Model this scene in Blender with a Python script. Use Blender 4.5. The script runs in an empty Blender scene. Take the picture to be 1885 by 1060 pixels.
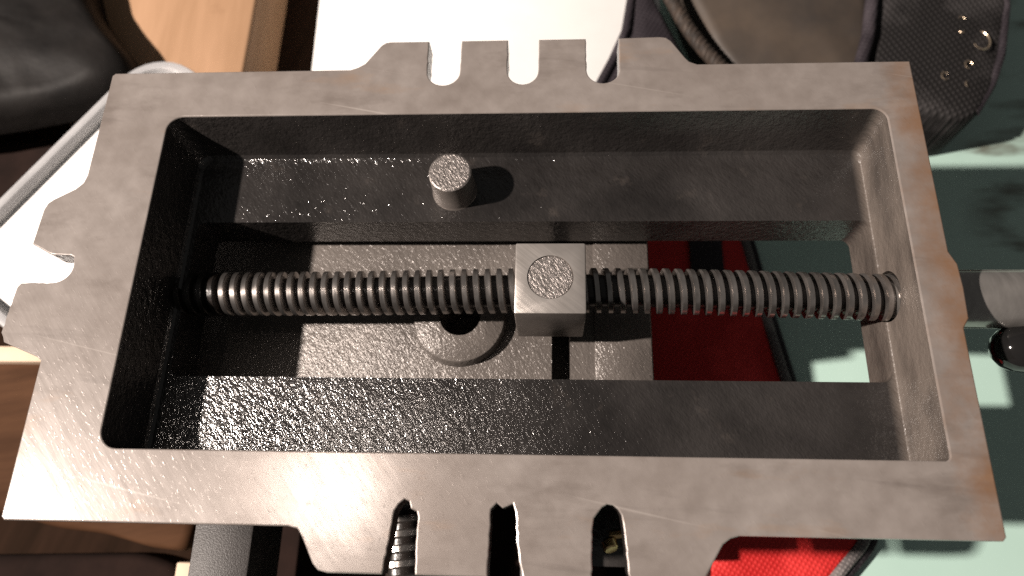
import bpy, bmesh, math, random
from mathutils import Vector, Matrix, noise
random.seed(7)
S = 0.001                       # everything below is measured in millimetres
scene = bpy.context.scene
col = scene.collection

# ------------------------------------------------------------------ camera
cam_d = bpy.data.cameras.new('camera'); cam = bpy.data.objects.new('camera', cam_d); col.objects.link(cam)
cam.location = (15.455*S, -65.214*S, 169.204*S)
cam.rotation_euler = (math.radians(19.793), math.radians(3.011), math.radians(1.209))
cam_d.sensor_width = 36; cam_d.lens = 36*1298/1885
cam_d.clip_start = 0.005; cam_d.clip_end = 20
cam_d.dof.use_dof = True; cam_d.dof.focus_distance = 0.186; cam_d.dof.aperture_fstop = 9.5
scene.camera = cam

# ------------------------------------------------------------------ world, lamps, exposure
w = bpy.data.worlds.new('World'); scene.world = w; w.use_nodes = True
bg = w.node_tree.nodes['Background']; bg.inputs[0].default_value = (1.0, 0.97, 0.93, 1); bg.inputs[1].default_value = 0.085
def lamp(name, loc, power, radius, color):
    d = bpy.data.lights.new(name, 'POINT'); d.energy = power; d.shadow_soft_size = radius*S; d.color = color
    o = bpy.data.objects.new(name, d); o.location = [c*S for c in loc]; col.objects.link(o); return o
lamp('work_lamp', (-880, -125, 820), 158, 17, (1.0, 0.88, 0.79))       # casts the sharp shadows
sp = bpy.data.lights.new('added_glare_spot', 'SPOT'); sp.energy = 18; sp.shadow_soft_size = 40*S; sp.color = (1.0, 0.86, 0.76)
sp.spot_size = 2*math.atan(46/905); sp.spot_blend = 1.0                # added narrow beam, kept to the front rail for its glare
spo = bpy.data.objects.new('added_glare_spot', sp); spo.location = (-.300, -.005, .850); col.objects.link(spo)
spo.rotation_euler = (Vector((-.044, -.058, 0))-spo.location).to_track_quat('-Z', 'Y').to_euler()
vs = scene.view_settings
vs.view_transform = 'Standard'; vs.look = 'None'; vs.exposure = -0.14; vs.gamma = 1; vs.use_curve_mapping = False
scene.cycles.use_denoising = False
scene.cycles.max_bounces = 6
scene.cycles.sample_clamp_indirect = 4

# ------------------------------------------------------------------ node helpers
class NT:
    def __init__(s, name):
        s.m = bpy.data.materials.new(name); s.m.use_nodes = True; s.t = s.m.node_tree
        s.p = s.t.nodes['Principled BSDF']; s.tc = s.n('ShaderNodeTexCoord')
    def n(s, typ, **kw):
        nd = s.t.nodes.new(typ)
        for k, v in kw.items():
            if hasattr(nd, k) and not isinstance(getattr(nd, k), bpy.types.bpy_prop_collection): setattr(nd, k, v)
        return nd
    def l(s, a, b): s.t.links.new(a, b)
    def mapping(s, rot=(0,0,0), scale=(1,1,1), loc=(0,0,0)):
        m = s.n('ShaderNodeMapping'); m.inputs['Rotation'].default_value = rot; m.inputs['Location'].default_value = loc
        s.l(s.tc.outputs['Object'], m.inputs['Vector'])
        k = s.n('ShaderNodeMapping'); k.inputs['Scale'].default_value = scale        # turn first, stretch after
        s.l(m.outputs[0], k.inputs['Vector']); return k.outputs[0]
    def noise(s, scale, vec=None, detail=3, rough=.55):
        t = s.n('ShaderNodeTexNoise'); t.inputs['Scale'].default_value = scale; t.inputs['Detail'].default_value = detail
        t.inputs['Roughness'].default_value = rough
        s.l(vec or s.tc.outputs['Object'], t.inputs['Vector']); return t.outputs['Fac']
    def ramp(s, fac, stops):
        r = s.n('ShaderNodeValToRGB'); e = r.color_ramp.elements
        while len(e) < len(stops): e.new(.5)
        for el, (p, c) in zip(e, stops):
            el.position = p; el.color = (*c, 1) if len(c) == 3 else c
        s.l(fac, r.inputs[0]); return r.outputs[0]
    def mix(s, fac, a, b, mode='MIX'):
        m = s.n('ShaderNodeMix'); m.data_type = 'RGBA'; m.blend_type = mode
        if hasattr(fac, 'is_linked'): s.l(fac, m.inputs[0])
        else: m.inputs[0].default_value = fac
        for i, v in ((6, a), (7, b)):
            if hasattr(v, 'is_linked'): s.l(v, m.inputs[i])
            else: m.inputs[i].default_value = (*v, 1)
        return m.outputs[2]
    def rng(s, fac, a, b, lo=.3, hi=.7):
        m = s.n('ShaderNodeMapRange'); m.inputs[1].default_value = lo; m.inputs[2].default_value = hi
        m.inputs[3].default_value = a; m.inputs[4].default_value = b; s.l(fac, m.inputs[0]); return m.outputs[0]
    def add(s, a, b, op='ADD'):
        m = s.n('ShaderNodeMath', operation=op)
        for i, v in ((0, a), (1, b)):
            if hasattr(v, 'is_linked'): s.l(v, m.inputs[i])
            else: m.inputs[i].default_value = v
        return m.outputs[0]
    def bump(s, h, dist, strength=1.0):
        b = s.n('ShaderNodeBump'); b.inputs['Strength'].default_value = strength; b.inputs['Distance'].default_value = dist*S
        s.l(h, b.inputs['Height']); s.l(b.outputs[0], s.p.inputs['Normal'])
    def set(s, **kw):
        for k, v in kw.items():
            k = {'color': 'Base Color', 'rough': 'Roughness', 'metal': 'Metallic', 'spec': 'Specular IOR Level', 'coat': 'Coat Weight',
                 'coat_rough': 'Coat Roughness', 'trans': 'Transmission Weight', 'sss': 'Subsurface Weight', 'aniso': 'Anisotropic'}[k]
            if hasattr(v, 'is_linked'): s.l(v, s.p.inputs[k])
            else: s.p.inputs[k].default_value = (*v, 1) if isinstance(v, tuple) else v
        return s

STREAK = (0, 0, math.radians(52))       # the scratches and the glints run down to the right
def m_machined():
    t = NT('machined_iron')
    big = t.noise(20, detail=5, rough=.6); fine = t.noise(170, detail=4)
    c = t.ramp(big, [(.30, (.195, .166, .150)), (.48, (.268, .237, .219)), (.70, (.322, .290, .271))])
    c = t.mix(t.rng(fine, .0, .40), c, (.135, .112, .098))
    stain = t.noise(30, t.mapping(scale=(1, 2.6, 1), loc=(.37, .11, 0)), 6, .62)
    c = t.mix(t.rng(stain, 0, .5, .55, .74), c, (.095, .074, .062))
    smear = t.noise(70, t.mapping(rot=(0, 0, .1), scale=(.25, 2.4, 1), loc=(.9, .4, 0)), 4, .6)
    c = t.mix(t.rng(smear, 0, .32, .60, .74), c, (.085, .070, .064))
    g = t.n('ShaderNodeSeparateXYZ'); t.l(t.tc.outputs['Object'], g.inputs[0])
    e = t.add(t.rng(g.outputs[0], 0, 1, .092, .116), t.noise(75, detail=6, rough=.65), 'MULTIPLY')     # rust, with painted light falloff, towards the crank end
    c = t.mix(t.rng(e, 0, .75, .28, .60), c, (.205, .105, .050))
    oil = t.noise(55, t.mapping(scale=(.5, 1.5, 1), loc=(.1, .7, 0)), 5, .6)
    c = t.mix(t.rng(oil, 0, .35, .60, .72), c, (.30, .19, .115))
    scr = t.noise(420, t.mapping(rot=STREAK, scale=(.09, 1.6, 1)), 3, .7)
    long = t.noise(260, t.mapping(rot=(0, 0, math.radians(12)), scale=(.03, 1.5, 1)), 2, .6)
    c = t.mix(t.rng(long, 0, .5, .67, .75), c, (.44, .40, .37))
    grind = t.noise(900, t.mapping(rot=(0, 0, math.radians(40)), scale=(.03, 1, 1)), 2)
    pits = t.noise(1500, t.mapping(rot=STREAK, scale=(.35, 1, 1)), 2)
    t.set(color=c, metal=.14, rough=t.add(t.rng(scr, .22, .30), t.rng(big, .03, -.02)), spec=.3, coat=.22, coat_rough=t.rng(fine, .15, .21))
    t.bump(t.add(t.add(t.rng(scr, 0, .5), t.rng(grind, 0, .4)), t.rng(pits, 0, 1.6, .60, .74)), .013, .65)
    return t.m
def m_paint():                          # oily black paint over rough casting, worn thin on the crank end wall
    t = NT('oily_cast_paint')
    v = t.mapping(rot=STREAK, scale=(.5, 1, 1))
    a = t.noise(1700, v, 2, .6); b = t.noise(620, v, 3); big = t.noise(30, None, 5, .62)
    c = t.ramp(big, [(.32, (.014, .0125, .012)), (.66, (.036, .0325, .031))])
    g = t.n('ShaderNodeSeparateXYZ'); t.l(t.tc.outputs['Object'], g.inputs[0])
    worn = t.add(t.rng(g.outputs[0], 0, 1, .1025, .1050), t.rng(t.noise(60, t.mapping(scale=(1, .8, 2.5)), 5), .35, 1, .3, .6), 'MULTIPLY')
    c = t.mix(worn, c, (.122, .102, .088))
    chip = t.noise(95, t.mapping(loc=(.2, .5, .1)), 5, .65)
    c = t.mix(t.rng(chip, 0, .45, .60, .72), c, (.070, .059, .052))
    t.set(color=c, metal=.0, rough=t.add(t.rng(big, .11, .18), t.rng(worn, 0, .3, 0, 1)), spec=.7)
    t.bump(t.add(a, t.rng(b, 0, .8)), .215, .8)
    return t.m
def m_cast():                           # bare rough cast iron, oiled
    t = NT('rough_cast_iron')
    v = t.mapping(rot=STREAK, scale=(.5, 1, 1))
    a = t.noise(2000, v, 2, .6); b = t.noise(800, v, 3); big = t.noise(40, None, 4)
    c = t.ramp(big, [(.3, (.088, .077, .070)), (.7, (.150, .133, .121))])
    t.set(color=c, metal=.1, rough=.25, spec=.3)
    t.bump(t.add(a, t.rng(b, 0, .6)), .25, .8)
    return t.m
def m_steel(name, c0, c1, rough, bump=.02, metal=.95):
    t = NT(name)
    n = t.noise(150, t.mapping(scale=(3, 1, 1)), 4)
    t.set(color=t.ramp(n, [(.3, c0), (.7, c1)]), metal=metal, rough=t.rng(n, rough*.8, rough*1.25))
    t.bump(t.noise(900, t.mapping(scale=(2.5, .3, .3)), 3), bump, .7)
    return t.m
def m_brushed():
    t = NT('brushed_steel')
    scr = t.noise(700, t.mapping(rot=(0, 0, math.radians(40)), scale=(.05, 1.3, 1)), 3, .7)
    n = t.noise(90)
    t.set(color=t.ramp(n, [(.3, (.46, .425, .395)), (.7, (.60, .56, .53))]), metal=.72, rough=t.rng(scr, .30, .42))
    t.bump(scr, .05, .8); return t.m
def m_rough_disc():
    t = NT('torn_steel')
    v = t.mapping(rot=STREAK, scale=(.4, 1, 1))
    n = t.noise(1700, v, 3, .65)
    t.set(color=t.ramp(n, [(.3, (.15, .135, .125)), (.7, (.33, .30, .285))]), metal=.7, rough=.36)
    t.bump(n, .36, .8); return t.m
def m_plain(name, c0, c1, rough, scale=60, bump=.0, bscale=300, metal=0, spec=.5, **kw):
    t = NT(name); n = t.noise(scale, None, 4)
    t.set(color=t.ramp(n, [(.32, c0), (.68, c1)]), rough=rough, metal=metal, spec=spec, **kw)
    if bump: t.bump(t.noise(bscale, None, 3), bump, .7)
    return t.m
def m_wood(name, c0, c1, c2, rot=0, rough=.62, spec=.25):
    t = NT(name)
    v = t.mapping(rot=(0, 0, rot), scale=(1, .12, 1))
    n = t.noise(120, v, 5, .6); k = t.noise(38, None, 4)
    c = t.ramp(n, [(.3, c0), (.7, c1)])
    c = t.mix(t.rng(k, 0, .6, .58, .72), c, c2)
    t.set(color=c, rough=rough, spec=spec); t.bump(n, .12, .5); return t.m
def m_weave(name, c0, c1, pitch, rot=0, rough=.75, depth=.25):
    t = NT(name)
    v = t.mapping(rot=(0, 0, rot))
    def wave(axis):
        wv = t.n('ShaderNodeTexWave'); wv.wave_type = 'BANDS'; wv.bands_direction = axis
        wv.inputs['Scale'].default_value = 314.0/pitch; wv.inputs['Distortion'].default_value = .6
        wv.inputs['Detail'].default_value = 1; t.l(v, wv.inputs['Vector']); return wv.outputs['Fac']
    h = t.add(wave('X'), wave('Y'), 'MULTIPLY'); n = t.noise(45, None, 5)
    c = t.mix(t.rng(h, 0, .6, .1, .7), c0, c1)
    c = t.mix(t.rng(n, 0, .5, .52, .72), c, tuple(min(1, x*1.8+.02) for x in c1))
    t.set(color=c, rough=rough, spec=.35); t.bump(h, depth, .8); return t.m
def m_green():
    t = NT('green_enamel'); n = t.noise(14, None, 4)
    c = t.ramp(n, [(.3, (.42, .60, .53)), (.7, (.48, .66, .59))])
    st = t.noise(38, t.mapping(scale=(.45, 1.6, 1), loc=(.02, .013, 0)), 5, .6)
    g = t.n('ShaderNodeSeparateXYZ'); t.l(t.tc.outputs['Object'], g.inputs[0])
    reg = t.add(t.rng(g.outputs[0], 0, 1, .180, .196), t.rng(g.outputs[1], 0, 1, .030, .048), 'MULTIPLY')
    c = t.mix(t.add(reg, t.rng(st, 0, .85, .50, .66), 'MULTIPLY'), c, (.085, .062, .042))
    sp = t.noise(130, t.mapping(loc=(.3, 0, 0)), 4, .6)
    c = t.mix(t.rng(sp, 0, .7, .70, .76), c, (.10, .09, .07))
    t.set(color=c, rough=.33, spec=.5); t.bump(t.noise(220), .03, .5); return t.m

MACH, PAINT, CAST, BRUSH, TORN = m_machined(), m_paint(), m_cast(), m_brushed(), m_rough_disc()
THREAD = m_steel('thread_steel', (.26, .24, .225), (.44, .41, .39), .26, metal=.90)
GREASE_SHADE = m_plain('black_grease_shade', (.010, .008, .007), (.020, .016, .014), .3, bump=.15, bscale=900)  # grease in the grooves; painted shade on the screw's left end
SHAFT = m_steel('polished_shaft', (.30, .285, .27), (.40, .38, .36), .2, .008, metal=.7)
PINSIDE = m_plain('pin_side', (.15, .132, .120), (.25, .222, .204), .42, metal=.5, bump=.1)
BLACK = m_plain('black_plastic', (.008, .008, .008), (.012, .011, .011), .08, spec=.6)
def m_board():
    t = NT('white_board_plastic'); n = t.noise(60, None, 4)
    c = t.ramp(n, [(.3, (.79, .785, .77)), (.7, (.84, .835, .82))])
    c = t.mix(t.rng(t.noise(150, t.mapping(loc=(.1, .2, 0)), 2), 0, .8, .755, .80), c, (.42, .27, .15))
    c = t.mix(t.rng(t.noise(400, t.mapping(loc=(.5, .2, 0)), 2), 0, .9, .79, .82), c, (.10, .08, .07))
    t.set(color=c, rough=.4); t.bump(t.noise(200), .02, .6); return t.m
WHITE = m_board()
TRAYM = m_plain('white_tray_plastic', (.86, .85, .84), (.90, .89, .88), .35)
RIMM = m_plain('milky_rim_plastic', (.46, .46, .47), (.58, .58, .59), .25, trans=.3)
WOOD = m_wood('orange_pine', (.34, .20, .112), (.43, .26, .155), (.24, .13, .068))
WOOD2 = m_wood('brown_wood', (.040, .018, .009), (.080, .038, .019), (.018, .008, .005), rot=1.4, rough=.8, spec=.08)
CARD = m_plain('pale_wood', (.55, .42, .30), (.64, .50, .37), .7)
LEATHER = m_plain('black_vinyl', (.008, .0072, .007), (.017, .015, .014), .6, scale=50, bump=.22, bscale=260, spec=.14)
SHADE_CLOTH = m_plain('shade_cloth', (.010, .006, .005), (.018, .010, .008), .95, bump=.1, spec=.1)
NYLON = m_weave('black_nylon', (.016, .012, .016), (.042, .034, .040), 1.7, .5)
WEB = m_weave('black_webbing', (.006, .005, .005), (.026, .023, .023), 2.0, -.45, depth=.6)
FLAP = m_plain('dusty_flap', (.028, .025, .024), (.080, .060, .045), .6, scale=24, bump=.08)
CORDM = m_plain('cord_fibre', (.018, .013, .010), (.055, .038, .028), .7, scale=300, bump=.2)
RED = m_weave('red_nylon', (.46, .012, .012), (.66, .030, .026), 1.5, .6, rough=.6)
PIPE = m_weave('grey_piping', (.10, .09, .09), (.28, .25, .24), 1.4, .6)
BRASS = m_plain('brass', (.62, .42, .20), (.75, .53, .28), .3, metal=1)
CURL = m_plain('curl_steel', (.75, .58, .42), (.85, .68, .50), .28, metal=.9)
GREEN = m_green()
WAY = m_plain('sooty_cast_iron', (.034, .031, .030), (.058, .053, .051), .42, bump=.2, bscale=2200, spec=.3)
TABLE = m_wood('dark_table_wood', (.014, .008, .005), (.026, .014, .009), (.009, .005, .004), .3, .9, .04)

# ------------------------------------------------------------------ mesh helpers (millimetres in, metres out)
def tag(o, label=None, cat=None, group=None, kind=None):
    for k, v in (('label', label), ('category', cat), ('group', group), ('kind', kind)):
        if v: o[k] = v
    return o
def thing(name, loc, label, cat, group=None):
    o = bpy.data.objects.new(name, None); o.empty_display_size = .01; o.location = [c*S for c in loc]; col.objects.link(o)
    return tag(o, label, cat, group)
def sharpen(bm, ang=35):
    bm.normal_update()
    for f in bm.faces: f.smooth = True
    for e in bm.edges:
        e.smooth = not (len(e.link_faces) != 2 or e.calc_face_angle(0) > math.radians(ang))
def build(name, bm, mats, parent=None, ang=35):
    sharpen(bm, ang)
    bmesh.ops.scale(bm, vec=(S, S, S), verts=bm.verts)
    me = bpy.data.meshes.new(name); bm.to_mesh(me); bm.free()
    for m in (mats if isinstance(mats, (list, tuple)) else [mats]): me.materials.append(m)
    o = bpy.data.objects.new(name, me); col.objects.link(o)
    if parent:
        o.parent = parent; o.matrix_parent_inverse = Matrix.Translation(-parent.location)
    return o
def loft(bm, loops, cap0=True, cap1=True, mi=0):
    rows = [[bm.verts.new(p) for p in lp] for lp in loops]; n = len(rows[0])
    for a, b in zip(rows, rows[1:]):
        for i in range(n):
            bm.faces.new((a[i], a[(i+1) % n], b[(i+1) % n], b[i])).material_index = mi
    if cap0: bm.faces.new(list(reversed(rows[0]))).material_index = mi
    if cap1: bm.faces.new(rows[-1]).material_index = mi
    return rows
def rrect(x0, x1, y0, y1, r, n=6):
    pts = []
    for cx, cy, a in ((x1-r, y1-r, 0), (x0+r, y1-r, 90), (x0+r, y0+r, 180), (x1-r, y0+r, 270)):
        for i in range(n+1):
            t = math.radians(a + 90*i/n); pts.append((cx+r*math.cos(t), cy+r*math.sin(t)))
    return pts
def at(pts, z): return [(x, y, z) for x, y in pts]
def prism(bm, pts, z0, z1): return loft(bm, [at(pts, z0), at(pts, z1)])
def ccw(pts):
    a = sum(p[0]*q[1]-q[0]*p[1] for p, q in zip(pts, pts[1:]+pts[:1]))
    return pts if a > 0 else pts[::-1]
def bevel_all(bm, w, seg=2, ang=30):
    bm.normal_update()
    es = [e for e in bm.edges if len(e.link_faces) == 2 and e.calc_face_angle(0) > math.radians(ang)]
    bmesh.ops.bevel(bm, geom=es, offset=w, segments=seg, profile=.5, affect='EDGES', clamp_overlap=True)
def box(x0, x1, y0, y1, z0, z1, bev=.4, seg=2):
    bm = bmesh.new(); prism(bm, [(x0, y0), (x1, y0), (x1, y1), (x0, y1)], z0, z1)
    if bev: bevel_all(bm, bev, seg)
    return bm
def frame_of(d):
    d = Vector(d).normalized(); u = d.orthogonal().normalized(); return d, u, d.cross(u)
def revolve(p0, d, prof, n=40):
    """solid of revolution: prof = [(distance along d, radius)]"""
    d, u, v = frame_of(d); p0 = Vector(p0); bm = bmesh.new()
    loft(bm, [[p0+d*t+(u*math.cos(2*math.pi*i/n)+v*math.sin(2*math.pi*i/n))*r for i in range(n)] for t, r in prof]); return bm
def tube(path, r, n=10, closed=False):
    bm = bmesh.new(); path = [Vector(p) for p in path]; loops = []; u = None
    for i, p in enumerate(path):
        d = (path[min(i+1, len(path)-1)]-path[max(i-1, 0)]).normalized()
        u = (u-d*u.dot(d)).normalized() if u else d.orthogonal().normalized()
        v = d.cross(u); rr = r(i/(len(path)-1)) if callable(r) else r
        loops.append([p+(u*math.cos(2*math.pi*k/n)+v*math.sin(2*math.pi*k/n))*rr for k in range(n)])
    loft(bm, loops); return bm
def resample(pts, n, smooth=2):
    pts = [Vector((p[0], p[1])) for p in ccw(list(pts))]; L = [(b-a).length for a, b in zip(pts, pts[1:]+pts[:1])]; T = sum(L); out = []
    for i in range(n):
        s = T*i/n; k = 0
        while s > L[k]: s -= L[k]; k += 1
        out.append(pts[k].lerp(pts[(k+1) % len(pts)], s/L[k]))
    for _ in range(smooth): out = [(out[i-1]+out[i]*2+out[(i+1) % n])/4 for i in range(n)]
    return [(p.x, p.y) for p in out]
def puffy(pts, z0, z1, r=4, puff=2, n=96, smooth=3, wob=.6, seed=0):
    """soft slab: rounded shoulder, slightly domed and wrinkled top"""
    P = resample(pts, n, smooth); c = Vector((sum(p[0] for p in P)/n, sum(p[1] for p in P)/n))
    def ins(d, z):
        o = []
        for p in P:
            v = Vector(p)-c; L = v.length; o.append((*(c+v*max(.02, (L-d)/L)), z))
        return o
    def sc(s, z): return [(*(c+(Vector(p)-c)*s), z) for p in P]
    bm = bmesh.new(); loops = [ins(0, z0)]
    for k in range(6):
        a = math.pi/2*k/5; loops.append(ins(r*(1-math.cos(a)), z1-r+r*math.sin(a)))
    last = loops[-1]
    for s in (.9, .78, .64, .5, .36, .22, .1):
        loops.append([(*(c+(Vector(p[:2])-c)*s), z1+puff*(1-s*s)) for p in last])
    loft(bm, loops)
    for v in bm.verts:
        if v.co.z > z0+.5:
            q = v.co*.045+Vector((seed, 0, 0)); h = noise.noise(q)+.5*noise.noise(q*2.7)
            v.co.z += wob*h*2; v.co.x += wob*.6*noise.noise(q+Vector((9, 3, 1)))
    return bm
def evaluated(o):
    dg = bpy.context.evaluated_depsgraph_get(); me = bpy.data.meshes.new_from_object(o.evaluated_get(dg)); return me
def raw(name, bm):
    bmesh.ops.recalc_face_normals(bm, faces=bm.faces)
    me = bpy.data.meshes.new(name); bm.to_mesh(me); bm.free(); o = bpy.data.objects.new(name, me); col.objects.link(o); return o
def boolean(base, ops):
    for o, op in ops:
        m = base.modifiers.new('b', 'BOOLEAN'); m.object = o; m.operation = op; m.solver = 'EXACT'
    bpy.context.view_layer.update(); me = evaluated(base)
    for o in [base]+[o for o, _ in ops]: bpy.data.objects.remove(o)
    bm = bmesh.new(); bm.from_mesh(me); return bm

# ------------------------------------------------------------------ setting
BZ = -100.0
o = build('green_bench_top', box(-97, 430, -260, 420, BZ-25, BZ, 1.5), GREEN); tag(o, kind='structure')
o = build('dark_table_top', box(-430, -97.2, -260, 420, BZ-25, BZ-.5, 1.0), TABLE); tag(o, kind='structure')  # dark surface standing in for shade in the gaps on the left

# ------------------------------------------------------------------ the cross slide frame
def rough_line(pts, amp, step=1.1):
    out = []
    for a, b in zip(pts, pts[1:]):
        a, b = Vector(a), Vector(b); k = max(1, int((b-a).length/step)); d = (b-a).normalized(); nr = Vector((-d.y, d.x))
        for i in range(k):
            out.append(a.lerp(b, i/k) + nr*(random.uniform(-amp, amp) if i else 0))
    out.append(Vector(pts[-1])); return [(p.x, p.y) for p in out]
def arc(cx, cy, rx, ry, a0, a1, n): return [(cx+rx*math.cos(math.radians(a0+(a1-a0)*i/n)), cy+ry*math.sin(math.radians(a0+(a1-a0)*i/n))) for i in range(n+1)]
out = [(115, 63.1), (115.0, 5.6), (116.6, 2.2), (116.9, -4), (116.6, -12), (115, -14.5), (115, -62.3), (114.2, -63.1)]
# front lug, walking left
out += [(57.5, -63.1), (55.4, -63.7), (53.6, -65), (49.2, -72), (47.6, -72.9)]
out += rough_line([(32.9, -72.9), (32.4, -71.4), (31.9, -64), (31.6, -61), (31.3, -59.2), (30.6, -58), (29.5, -57.1), (28.2, -56.9), (27.0, -57.6), (26.0, -58.8), (25.1, -60.0), (24.8, -61.8), (24.4, -72.9)], .13)
out += rough_line([(9.0, -72.9), (7.7, -66), (7.2, -59), (6.6, -57.2), (5.6, -57.7), (4.3, -58.2), (2.9, -57.1), (1.6, -58.4), (1.5, -63), (1.2, -72.9)], .13)
out += rough_line([(-15.1, -72.9), (-15.4, -66), (-15.2, -60.6), (-15.6, -59.3), (-17.0, -58.7), (-17.5, -57.1), (-18.6, -56.6), (-19.9, -57.7), (-20.8, -59.2), (-21.4, -64), (-22.6, -72.9)], .13)
out += [(-35.2, -72.9), (-37.4, -72.4), (-38.8, -71.0), (-42.0, -65.2), (-43.2, -63.6), (-45.5, -63.1)]
out += [(-114.2, -63.1), (-115, -62.3)]
# left lug
out += [(-115, -24.4), (-116.2, -23.4), (-126.2, -19.6)] + rough_line([(-126.2, -19.6), (-127.6, -17.0), (-126.6, -4.4), (-125.8, -3.3)], .18) + rough_line([(-125.8, -3.3), (-117.6, -3.2)], .15)
out += arc(-117.4, 1.4, 4.9, 4.6, -85, 20, 10) + [(-113.0, 4.2)] + rough_line([(-114.0, 4.7), (-119.4, 5.0), (-121.6, 6.0), (-125.6, 8.0)], .08)
out += [(-125.0, 18.4), (-124.3, 20.3), (-122.9, 21.5), (-117.4, 24.7), (-115.6, 26.6), (-115, 29), (-115, 62.3), (-114.2, 63.1)]
# back lug
out += [(-43.4, 63.1), (-41.2, 63.9), (-39.2, 65.2), (-34.9, 71.5), (-33.6, 72.5), (-32.2, 72.7)]
def uslot(x0, x1): return rough_line([(x0, 72.65), (x0+.1, 61.9)], .13) + arc((x0+x1)/2, 61.9, (x1-x0)/2-.1, 4.6, 180, 360, 14)[1:-1] + rough_line([(x1-.1, 61.9), (x1, 72.65)], .08)
out += uslot(-20.7, -11.1) + uslot(2.5, 11.5) + uslot(25.1, 34.6)
out += [(46.4, 72.9), (48.2, 72.6), (49.6, 71.4), (53.2, 65.6), (54.3, 64.2), (56.5, 63.2)]
out = ccw(out)
fl = bmesh.new(); prism(fl, out, -6.2, 0)
bd = bmesh.new(); prism(bd, rrect(-112.6, 113.4, -55.6, 55.6, 4), -30.8, -6.0)
p0 = (-95.0, 106.2, -46.0, 47.9)
def rrect4(x0, x1, y0, y1, rs, n=8):
    pts = []
    for (cx, sx), (cy, sy), a, r in (((x1, -1), (y1, -1), 0, rs[0]), ((x0, 1), (y1, -1), 90, rs[1]), ((x0, 1), (y0, 1), 180, rs[2]), ((x1, -1), (y0, 1), 270, rs[3])):
        for i in range(n+1):
            t = math.radians(a+90*i/n); pts.append((cx+sx*r+r*math.cos(t), cy+sy*r+r*math.sin(t)))
    return pts
def pk(d, z, r): return at(rrect4(p0[0]+d*.8, p0[1]-d*.25, p0[2]-d*.3, p0[3]-d*1.25, (r*.8, r, r, 1.3)), z)
pocket = bmesh.new(); loft(pocket, [pk(-.05, 2, 4.6), pk(0, 0, 4.6), pk(2.6, -14.6, 4.2), pk(2.9, -15.8, 4.0), pk(3.6, -16.7, 3.6), pk(4.6, -17, 3.0)])
slot2 = bmesh.new(); loft(slot2, [at(rrect(-90, 104.6, -24.3, 22.2, 2.6, 6), -16.0), at(rrect(-90, 104.4, -24.1, 22.0, 2.6, 6), -34)])
bore = revolve((95, -1.3, -15), (1, 0, 0), [(0, 6.9), (40, 6.9)], 32)
bm = boolean(raw('f', fl), [(raw('b', bd), 'UNION'), (raw('p', pocket), 'DIFFERENCE'), (raw('s', slot2), 'DIFFERENCE'), (raw('o', bore), 'DIFFERENCE')])
bmesh.ops.remove_doubles(bm, verts=bm.verts, dist=.01)
bm.normal_update()
top_edges = [e for e in bm.edges if len(e.link_faces) == 2 and all(abs(v.co.z) < .01 for v in e.verts) and e.calc_face_angle(0) > .6]
bmesh.ops.bevel(bm, geom=top_edges, offset=.35, segments=2, profile=.5, affect='EDGES', clamp_overlap=True)
bm.normal_update()
for f in bm.faces:
    f.material_index = 0 if (f.calc_center_median().z > -.5) else 1
# cut the lugs off along the straight edges so that each is a part of its own
for co, no in (((0, 62.6, 0), (0, 1, 0)), ((0, -62.6, 0), (0, -1, 0)), ((-114.5, 0, 0), (-1, 0, 0))):
    bmesh.ops.bisect_plane(bm, geom=bm.verts[:]+bm.edges[:]+bm.faces[:], dist=.001, plane_co=co, plane_no=no)
slide = thing('cross_slide', (0, 0, -30.8), 'grey machined iron slide frame with slotted lugs and a deep rectangular pocket', 'slide frame')
def pick(bm, test):
    b = bm.copy(); bmesh.ops.delete(b, geom=[f for f in b.faces if not test(f.calc_center_median())], context='FACES'); return b
back = lambda c: c.y > 62.6 and -46 < c.x < 58
front = lambda c: c.y < -62.6 and -47 < c.x < 59
left = lambda c: c.x < -114.5 and -26 < c.y < 31
build('casting', pick(bm, lambda c: not (back(c) or front(c) or left(c))), [MACH, PAINT], slide, 14)
build('mounting_lug', pick(bm, back), [MACH, PAINT], slide, 14)
build('mounting_lug', pick(bm, front), [MACH, PAINT], slide, 14)
build('mounting_lug', pick(bm, left), [MACH, PAINT], slide, 14)
bm.free()
pin = build('locating_pin', revolve((-13.4, 32.4, -18), (0, 0, 1), [(0, 7.6), (.9, 6.7), (1.8, 6.3), (11.2, 6.15), (11.8, 5.9)], 48), PINSIDE, slide)
bm = revolve((-13.4, 32.4, -6.4), (0, 0, 1), [(0, 6.0), (.35, 6.05), (.6, 5.6)], 48)
pf = build('pin_face', bm, TORN, pin, 12); pf.matrix_parent_inverse = Matrix()

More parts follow.
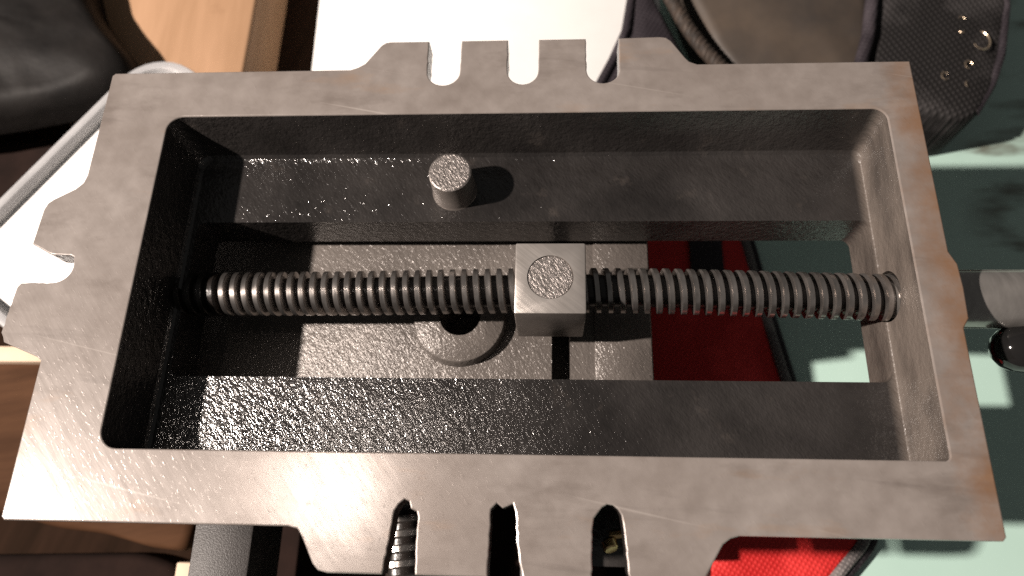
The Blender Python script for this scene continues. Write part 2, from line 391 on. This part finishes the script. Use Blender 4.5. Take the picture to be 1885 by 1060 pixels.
# ------------------------------------------------------------------ leadscrew
AX = [(-120, .2), (-82, .45), (-35, .6), (2.5, 1.0), (25, 1.0), (47, .6), (72, -.3), (104, -1.5), (130, -2.2)]
def axis_y(x):
    for (a, p), (b, q) in zip(AX, AX[1:]):
        if x <= b:
            t = (x-a)/(b-a); return p+(q-p)*t
    return AX[-1][1]
def axis_z(x): return -15-5*(106-x)/200
def screw_mesh(x0, x1, pitch, R, r, yf, zc, n=36, prof=((0, 0), (.38, 0), (.45, .8), (.51, 1), (.88, 1), (.95, .8)), shaded_rows=0):
    bm = bmesh.new(); N = int((x1-x0)/pitch*n); J = len(prof); rows = []
    for k in range(N):
        th = 2*math.pi*k/n; row = []
        for px, pr in prof:
            x = x0+pitch*(k/n+px); rad = r+(R-r)*pr
            row.append(bm.verts.new((x, yf(x)-rad*math.sin(th), (zc(x) if callable(zc) else zc)+rad*math.cos(th))))
        rows.append(row)
    for k in range(N-1):
        for j in range(J-1):
            bm.faces.new((rows[k][j], rows[k+1][j], rows[k+1][j+1], rows[k][j+1])).material_index = 1 if j == 0 or k < shaded_rows else 0
        if k+n+1 < N: bm.faces.new((rows[k][J-1], rows[k+1][J-1], rows[k+n+1][0], rows[k+n][0])).material_index = 1 if k < shaded_rows else 0
    bmesh.ops.recalc_face_normals(bm, faces=bm.faces); return bm
ls = thing('leadscrew', (30, 0, -15), 'long dark threaded steel leadscrew running through the pocket with a black knob', 'leadscrew')
build('thread', screw_mesh(-93.5, 110, 3.3, 6.35, 4.5, axis_y, axis_z, shaded_rows=int(11.5/3.3*36)), [THREAD, GREASE_SHADE], ls, 50)  # left turns blackened in place of the end wall's shadow
build('shaft', revolve((104.5, -1.9, -15), (1, 0, 0), [(0, 5.2), (9, 5.2), (9.1, 7.6), (9.6, 7.9), (48, 7.9)], 56), SHAFT, ls)
build('crank_arm', box(152, 158, -26, 6, -21, -9, 2, 3), SHAFT, ls)
build('knob', revolve((153, -15.2, -17), (-1, .03, -.04), [(0, 3.0), (4, 3.2), (6.5, 4.4), (9, 5.4), (12, 6.1), (14.5, 6.3), (17, 5.9), (19.2, 4.9), (20.8, 3.3), (21.6, 1.3)], 40), BLACK, ls)

# ------------------------------------------------------------------ nut
nut = thing('leadscrew_nut', (15, -.4, -36), 'bright square steel nut block on the leadscrew with a rough round plug', 'nut')
bm = boolean(raw('n', box(5.7, 24.3, -10.3, 9.4, -25, -3, .55, 2)), [(raw('c', revolve((15, -.25, -3.5), (0, 0, 1), [(0, 6.05), (3, 6.05)], 48)), 'DIFFERENCE'),
        (raw('d', revolve((0, .9, -17.2), (1, 0, 0), [(0, 5.2), (40, 5.2)], 32)), 'DIFFERENCE')])
bm.normal_update()
for f in bm.faces: f.material_index = 0 if f.normal.z > .6 and f.calc_center_median().z > -4 else 1
build('block', bm, [BRUSH, PINSIDE], nut)
build('plug', revolve((15, -.25, -6), (0, 0, 1), [(0, 5.9), (2.6, 5.95), (2.75, 5.8)], 48), TORN, nut, 12)
build('stem', revolve((15, -.4, -36.5), (0, 0, 1), [(0, 4.6), (13, 4.6)], 32), PINSIDE, nut)

# ------------------------------------------------------------------ lower casting under the frame
low = thing('lower_casting', (-10, 0, BZ), 'rough grey cast base under the slide frame with a round drilled boss', 'casting')
plate = raw('q', box(-104, 45.4, -52, 52, -60, -36, .5))
bm = boolean(plate, [(raw('c', revolve((-12.2, -1.6, -55), (0, 0, 1), [(0, 6.3), (30, 6.3)], 40)), 'DIFFERENCE'),
                     (raw('h', box(15.4, 20.9, -60, -4.0, -50, -30, 0)), 'DIFFERENCE'), (raw('h2', box(15.4, 20.9, 9.0, 60, -50, -30, 0)), 'DIFFERENCE')])
build('plate', bm, CAST, low)
bm = boolean(raw('q', revolve((-12.4, -2.4, -36.4), (0, 0, 1), [(0, 14.3), (3.2, 13.9), (4.0, 13.5), (4.2, 13.1)], 64)),
             [(raw('c', revolve((-12.2, -1.6, -45), (0, 0, 1), [(0, 6.3), (30, 6.3)], 40)), 'DIFFERENCE')])
build('boss', bm, CAST, low)
build('step', box(28.2, 45.1, -51.8, 51.8, -36.3, -35.0, .5), CAST, low)
build('pedestal', box(-100, 42, -48, 48, BZ, -59.8, 1), SHADE_CLOTH, low)  # matte black painted in for the darkness under the plate
build('slide_way', box(-87, -69.8, -122, -51.9, -64, -40, .6), WAY, low)
build('slide_way', box(6.6, 15, -122, -51.9, -64, -44, .6), WAY, low)
build('front_foot', box(-92, 46, -124, -119, BZ, -63.8, .6), PAINT, low)
build('apron', box(-86, 44, -119.2, -47.8, -92, -82, .6), SHADE_CLOTH, low)  # matte black in place of the dark void between the ways
cs = thing('cross_leadscrew', (-29, -50, -55), 'short dark cross leadscrew seen through the front lug slot beside the white glare', 'leadscrew')
bm = screw_mesh(-62, 0, 4.2, 6.6, 4.8, lambda x: 0, 0, 28)
bmesh.ops.rotate(bm, verts=bm.verts, cent=(0, 0, 0), matrix=Matrix.Rotation(math.radians(90), 3, 'Z'))
bmesh.ops.translate(bm, verts=bm.verts, vec=(-29, -51, -55)); build('thread', bm, [THREAD, GREASE_SHADE], cs, 50)
build('collar', revolve((-28, -77.5, -53), (0, -1, 0), [(0, 8.0), (.8, 8.8), (8, 8.8), (9, 8.0)], 40), SHAFT, cs)
g = thing('gib_screw', (33, -66, -64), 'small brass headed screw in the dark right hand slot of the front lug', 'screw')
build('head', revolve((32.6, -64.6, -58), (.3, -1, .5), [(0, 1.9), (.4, 2.3), (2.6, 2.3), (3, 1.9)], 20), BRASS, g)
build('shank', revolve((33.0, -63.0, -59), (1, .12, 0), [(0, 1.4), (12, 1.4)], 16), BRASS, g)
build('bracket', box(26, 45, -72, -51.9, -66, -60, .4), PAINT, g)

# ------------------------------------------------------------------ things around on the bench
# white tray on the left
tr = thing('plastic_tray', (-150, 40, BZ), 'white plastic box lid with a milky rounded rim beside the left lug', 'tray')
A = math.atan2(.83, .56)
def tl(pts, z):
    c = Vector((-140, 114)); e1 = Vector((-.56, -.83)).normalized(); e2 = Vector((.83, -.56)).normalized()
    return [(*(c+e1*p[0]+e2*p[1]), z) for p in pts]
L_, W_ = 112, 64
def rr(i, r): return rrect(i, L_-i, i, W_-i, r, 8)
bm = bmesh.new(); loft(bm, [tl(rr(7, 12), BZ), tl(rr(2.6, 16.1), -53), tl(rr(3.3, 15.4), -53), tl(rr(3.9, 14.8), -54.5)]); bmesh.ops.recalc_face_normals(bm, faces=bm.faces)
build('basin', bm, TRAYM, tr)
bm = bmesh.new(); loft(bm, [tl(rr(2.5, 16.2), -54), tl(rr(0, 18.7), -54), tl(rr(-.4, 19.1), -52), tl(rr(.4, 18.3), -50.3), tl(rr(2.4, 16.3), -50), tl(rr(3.4, 15.3), -50.4), tl(rr(3.7, 15), -53.2), tl(rr(3.0, 15.7), -54)], False, False)
bmesh.ops.recalc_face_normals(bm, faces=bm.faces); build('rim', bm, RIMM, tr)

bm = bmesh.new(); prism(bm, ccw(resample([(-90.4, 215), (-87, 62), (62, 58), (62, 215)], 80, 0)), BZ, -80); bevel_all(bm, .8)
wb = build('white_board', bm, WHITE); tag(wb, 'plain white plastic board lying behind the back lug', 'board')

bm = box(-262, -112.6, 111, 235, BZ, -70, 1.6, 3)
for v in bm.verts: v.co.x += .9*noise.noise(Vector((v.co.y*.05, v.co.z*.05, 3)))
wp = build('wooden_plank', bm, WOOD); tag(wp, 'thick orange pine plank beside the white board', 'plank')

bag = thing('vinyl_bag', (-190, 120, BZ), 'black vinyl bag slumped over the pine plank', 'bag')
build('body', puffy([(-270, 200), (-186, 165), (-176, 140), (-166, 128), (-153, 114), (-150, 107), (-158, 100), (-172, 95), (-200, 89), (-270, 78)], -70.5, -52, 9, 5, 110, 3, 1.2, 4), LEATHER, bag)
build('shade_skirt', puffy([(-270, 96), (-175, 97), (-160, 88), (-175, 62), (-190, 42), (-215, 20), (-270, 20)], BZ, -86, 6, 1, 90, 3, .8, 8), SHADE_CLOTH, bag)  # dark piece added for the shaded gap between bag and tray

wk = build('wooden_block', puffy([(-215, -3), (-160, -3), (-104, -30), (-101, -60), (-103, -71), (-116, -70), (-133, -66), (-150, -64.5), (-170, -60), (-215, -58)], BZ, -70, 4, .6, 120, 1, .5, 2), WOOD2)
tag(wk, 'worn brown wooden block under the front left corner of the frame', 'wood block')
pl = build('pale_offcut', box(-113, -99.5, -112, -74.5, BZ, -84, .6), CARD); tag(pl, 'pale wood offcut in front of the brown wooden block', 'offcut')
pt = build('pale_strip', box(-205, -157, -9, -3.2, BZ, -66, .6), CARD); tag(pt, 'pale wood strip between the white tray and brown block', 'wood strip')
dc = build('shade_cloth', puffy([(-220, -75), (-130, -72), (-114, -76), (-114, -130), (-220, -130)], BZ, -92, 4, 1, 80, 2, .5, 5), SHADE_CLOTH); tag(dc, 'dark brown cloth added as shade below the brown wooden block', 'cloth')  # added dark sheet in place of the shadows below the block

# red pouch on the right
rp = thing('red_pouch', (90, -20, BZ), 'red nylon pouch with grey zipped edge lying under the slide frame', 'pouch')
outl = [(50, 70), (88, 70), (92.5, 48), (97, 20), (102.5, -8), (114, -36), (125, -58), (122, -64), (104, -82), (88, -98), (66, -98), (72, -70), (60, -50), (50, -20)]
build('panel', puffy(outl, BZ, -94.5, 3, 1.2, 120, 2, .4, 1), RED, rp)
edge = resample(outl, 240, 3)
e2 = [p for p in edge if p[0] > 84 and p[1] < 68]
e2.sort(key=lambda p: -p[1])
build('piping', tube([(x+.4, y, -95.2) for x, y in e2], 2.0, 10), PIPE, rp)
build('zip_edge', tube([(x+3.2, y-.8, -97.8) for x, y in e2], 2.3, 10), NYLON, rp)
build('strap', box(70, 83, 30, 66, -93.9, -92.2, .5), NYLON, rp)

# tool bag on the far right
tb = thing('tool_bag', (120, 130, BZ), 'black nylon tool bag with dusty grey flap and wide webbing', 'tool bag')
build('side_panel', puffy([(50, 175), (46, 136), (36, 112), (30, 96), (60, 92), (74, 100), (70, 122), (58, 152), (56, 175)], BZ, -71, 4, 1, 100, 2, .5, 3), NYLON, tb)
build('edge_binding', tube([(50.5, 172, -71.5), (48.5, 150, -70.8), (45.6, 133, -70.6), (40, 119, -70.6), (34, 107, -71.5)], 2.0, 12), NYLON, tb)
build('flap', puffy([(68, 178), (74, 152), (82, 128), (94, 106), (110, 100), (140, 104), (147, 140), (150, 178)], BZ, -73, 5, 2, 110, 2, .5, 6), FLAP, tb)
build('flap_binding', tube([(148, 175, -69.8), (146.5, 150, -69), (141.5, 128, -69), (136, 112, -70)], 2.6, 12), NYLON, tb)
build('webbing', puffy([(150, 180), (146, 140), (142, 118), (146, 104), (157, 94), (168, 90.5), (177, 90.5), (187, 104), (193, 118), (200, 140), (203, 180)], BZ, -70, 4, 1.5, 120, 2, .5, 9), WEB, tb)
build('webbing_edge', tube([(201, 172, -71), (198.6, 142, -70.6), (192, 119, -70.8), (186, 105.5, -71.4), (178, 93.5, -72.4)], 1.5, 10), NYLON, tb)
# braided cord: three strands wound round each other
cd = thing('braided_cord', (75, 125, -72), 'brown braided cord lying beside the dusty flap of the tool bag', 'cord')
ca, cb = Vector((62.5, 156, -70)), Vector((89, 106, -70)); dd = (cb-ca); dl = dd.length; dn = dd.normalized(); nn = Vector((-dn.y, dn.x, 0))
for k in range(3):
    pts = []
    for i in range(150):
        t = i/149; a = 2*math.pi*(t*dl/7.0+k/3)
        pts.append(ca+dd*t+nn*(1.5*math.cos(a)-3*math.sin(math.pi*t))+Vector((0, 0, 1.5*math.sin(a))))
    build('strand', tube(pts, 1.55, 8), CORDM, cd)
# shavings on the webbing
def curl(cx, cy, z, r, a0, a1, wd, label, tilt=.3):
    pts = []
    for i in range(28):
        a = math.radians(a0+(a1-a0)*i/27); pts.append((cx+r*math.cos(a)*(.75), cy+r*math.sin(a), z+.4+tilt*r*(i/27)*.5))
    o = build('metal_shaving', tube(pts, lambda t: wd*.62*(.35+.65*math.sin(math.pi*min(1, t*1.05+.02))), 6), CURL); tag(o, label, 'shaving', 'metal shavings on the webbing')
curl(183.5, 124, -68.6, 4.6, 75, -150, .55, 'large hooked metal shaving on the black webbing')
curl(177, 129, -68.2, 1.5, 200, 330, .4, 'tiny metal shaving beside the large hooked one on the webbing')
curl(177, 112.5, -68.6, 1.9, 10, 260, .38, 'small bent metal shaving near the lower webbing corner')
curl(167, 107.5, -68.4, 1.7, 30, 330, .32, 'small ring shaped metal shaving on the black webbing')
curl(175.5, 104, -69.0, 1.5, 100, 240, .38, 'short straight metal chip at the lower webbing edge')
curl(178, 133.5, -68.0, 1.6, 20, 170, .3, 'thin pale metal sliver on the upper black webbing')
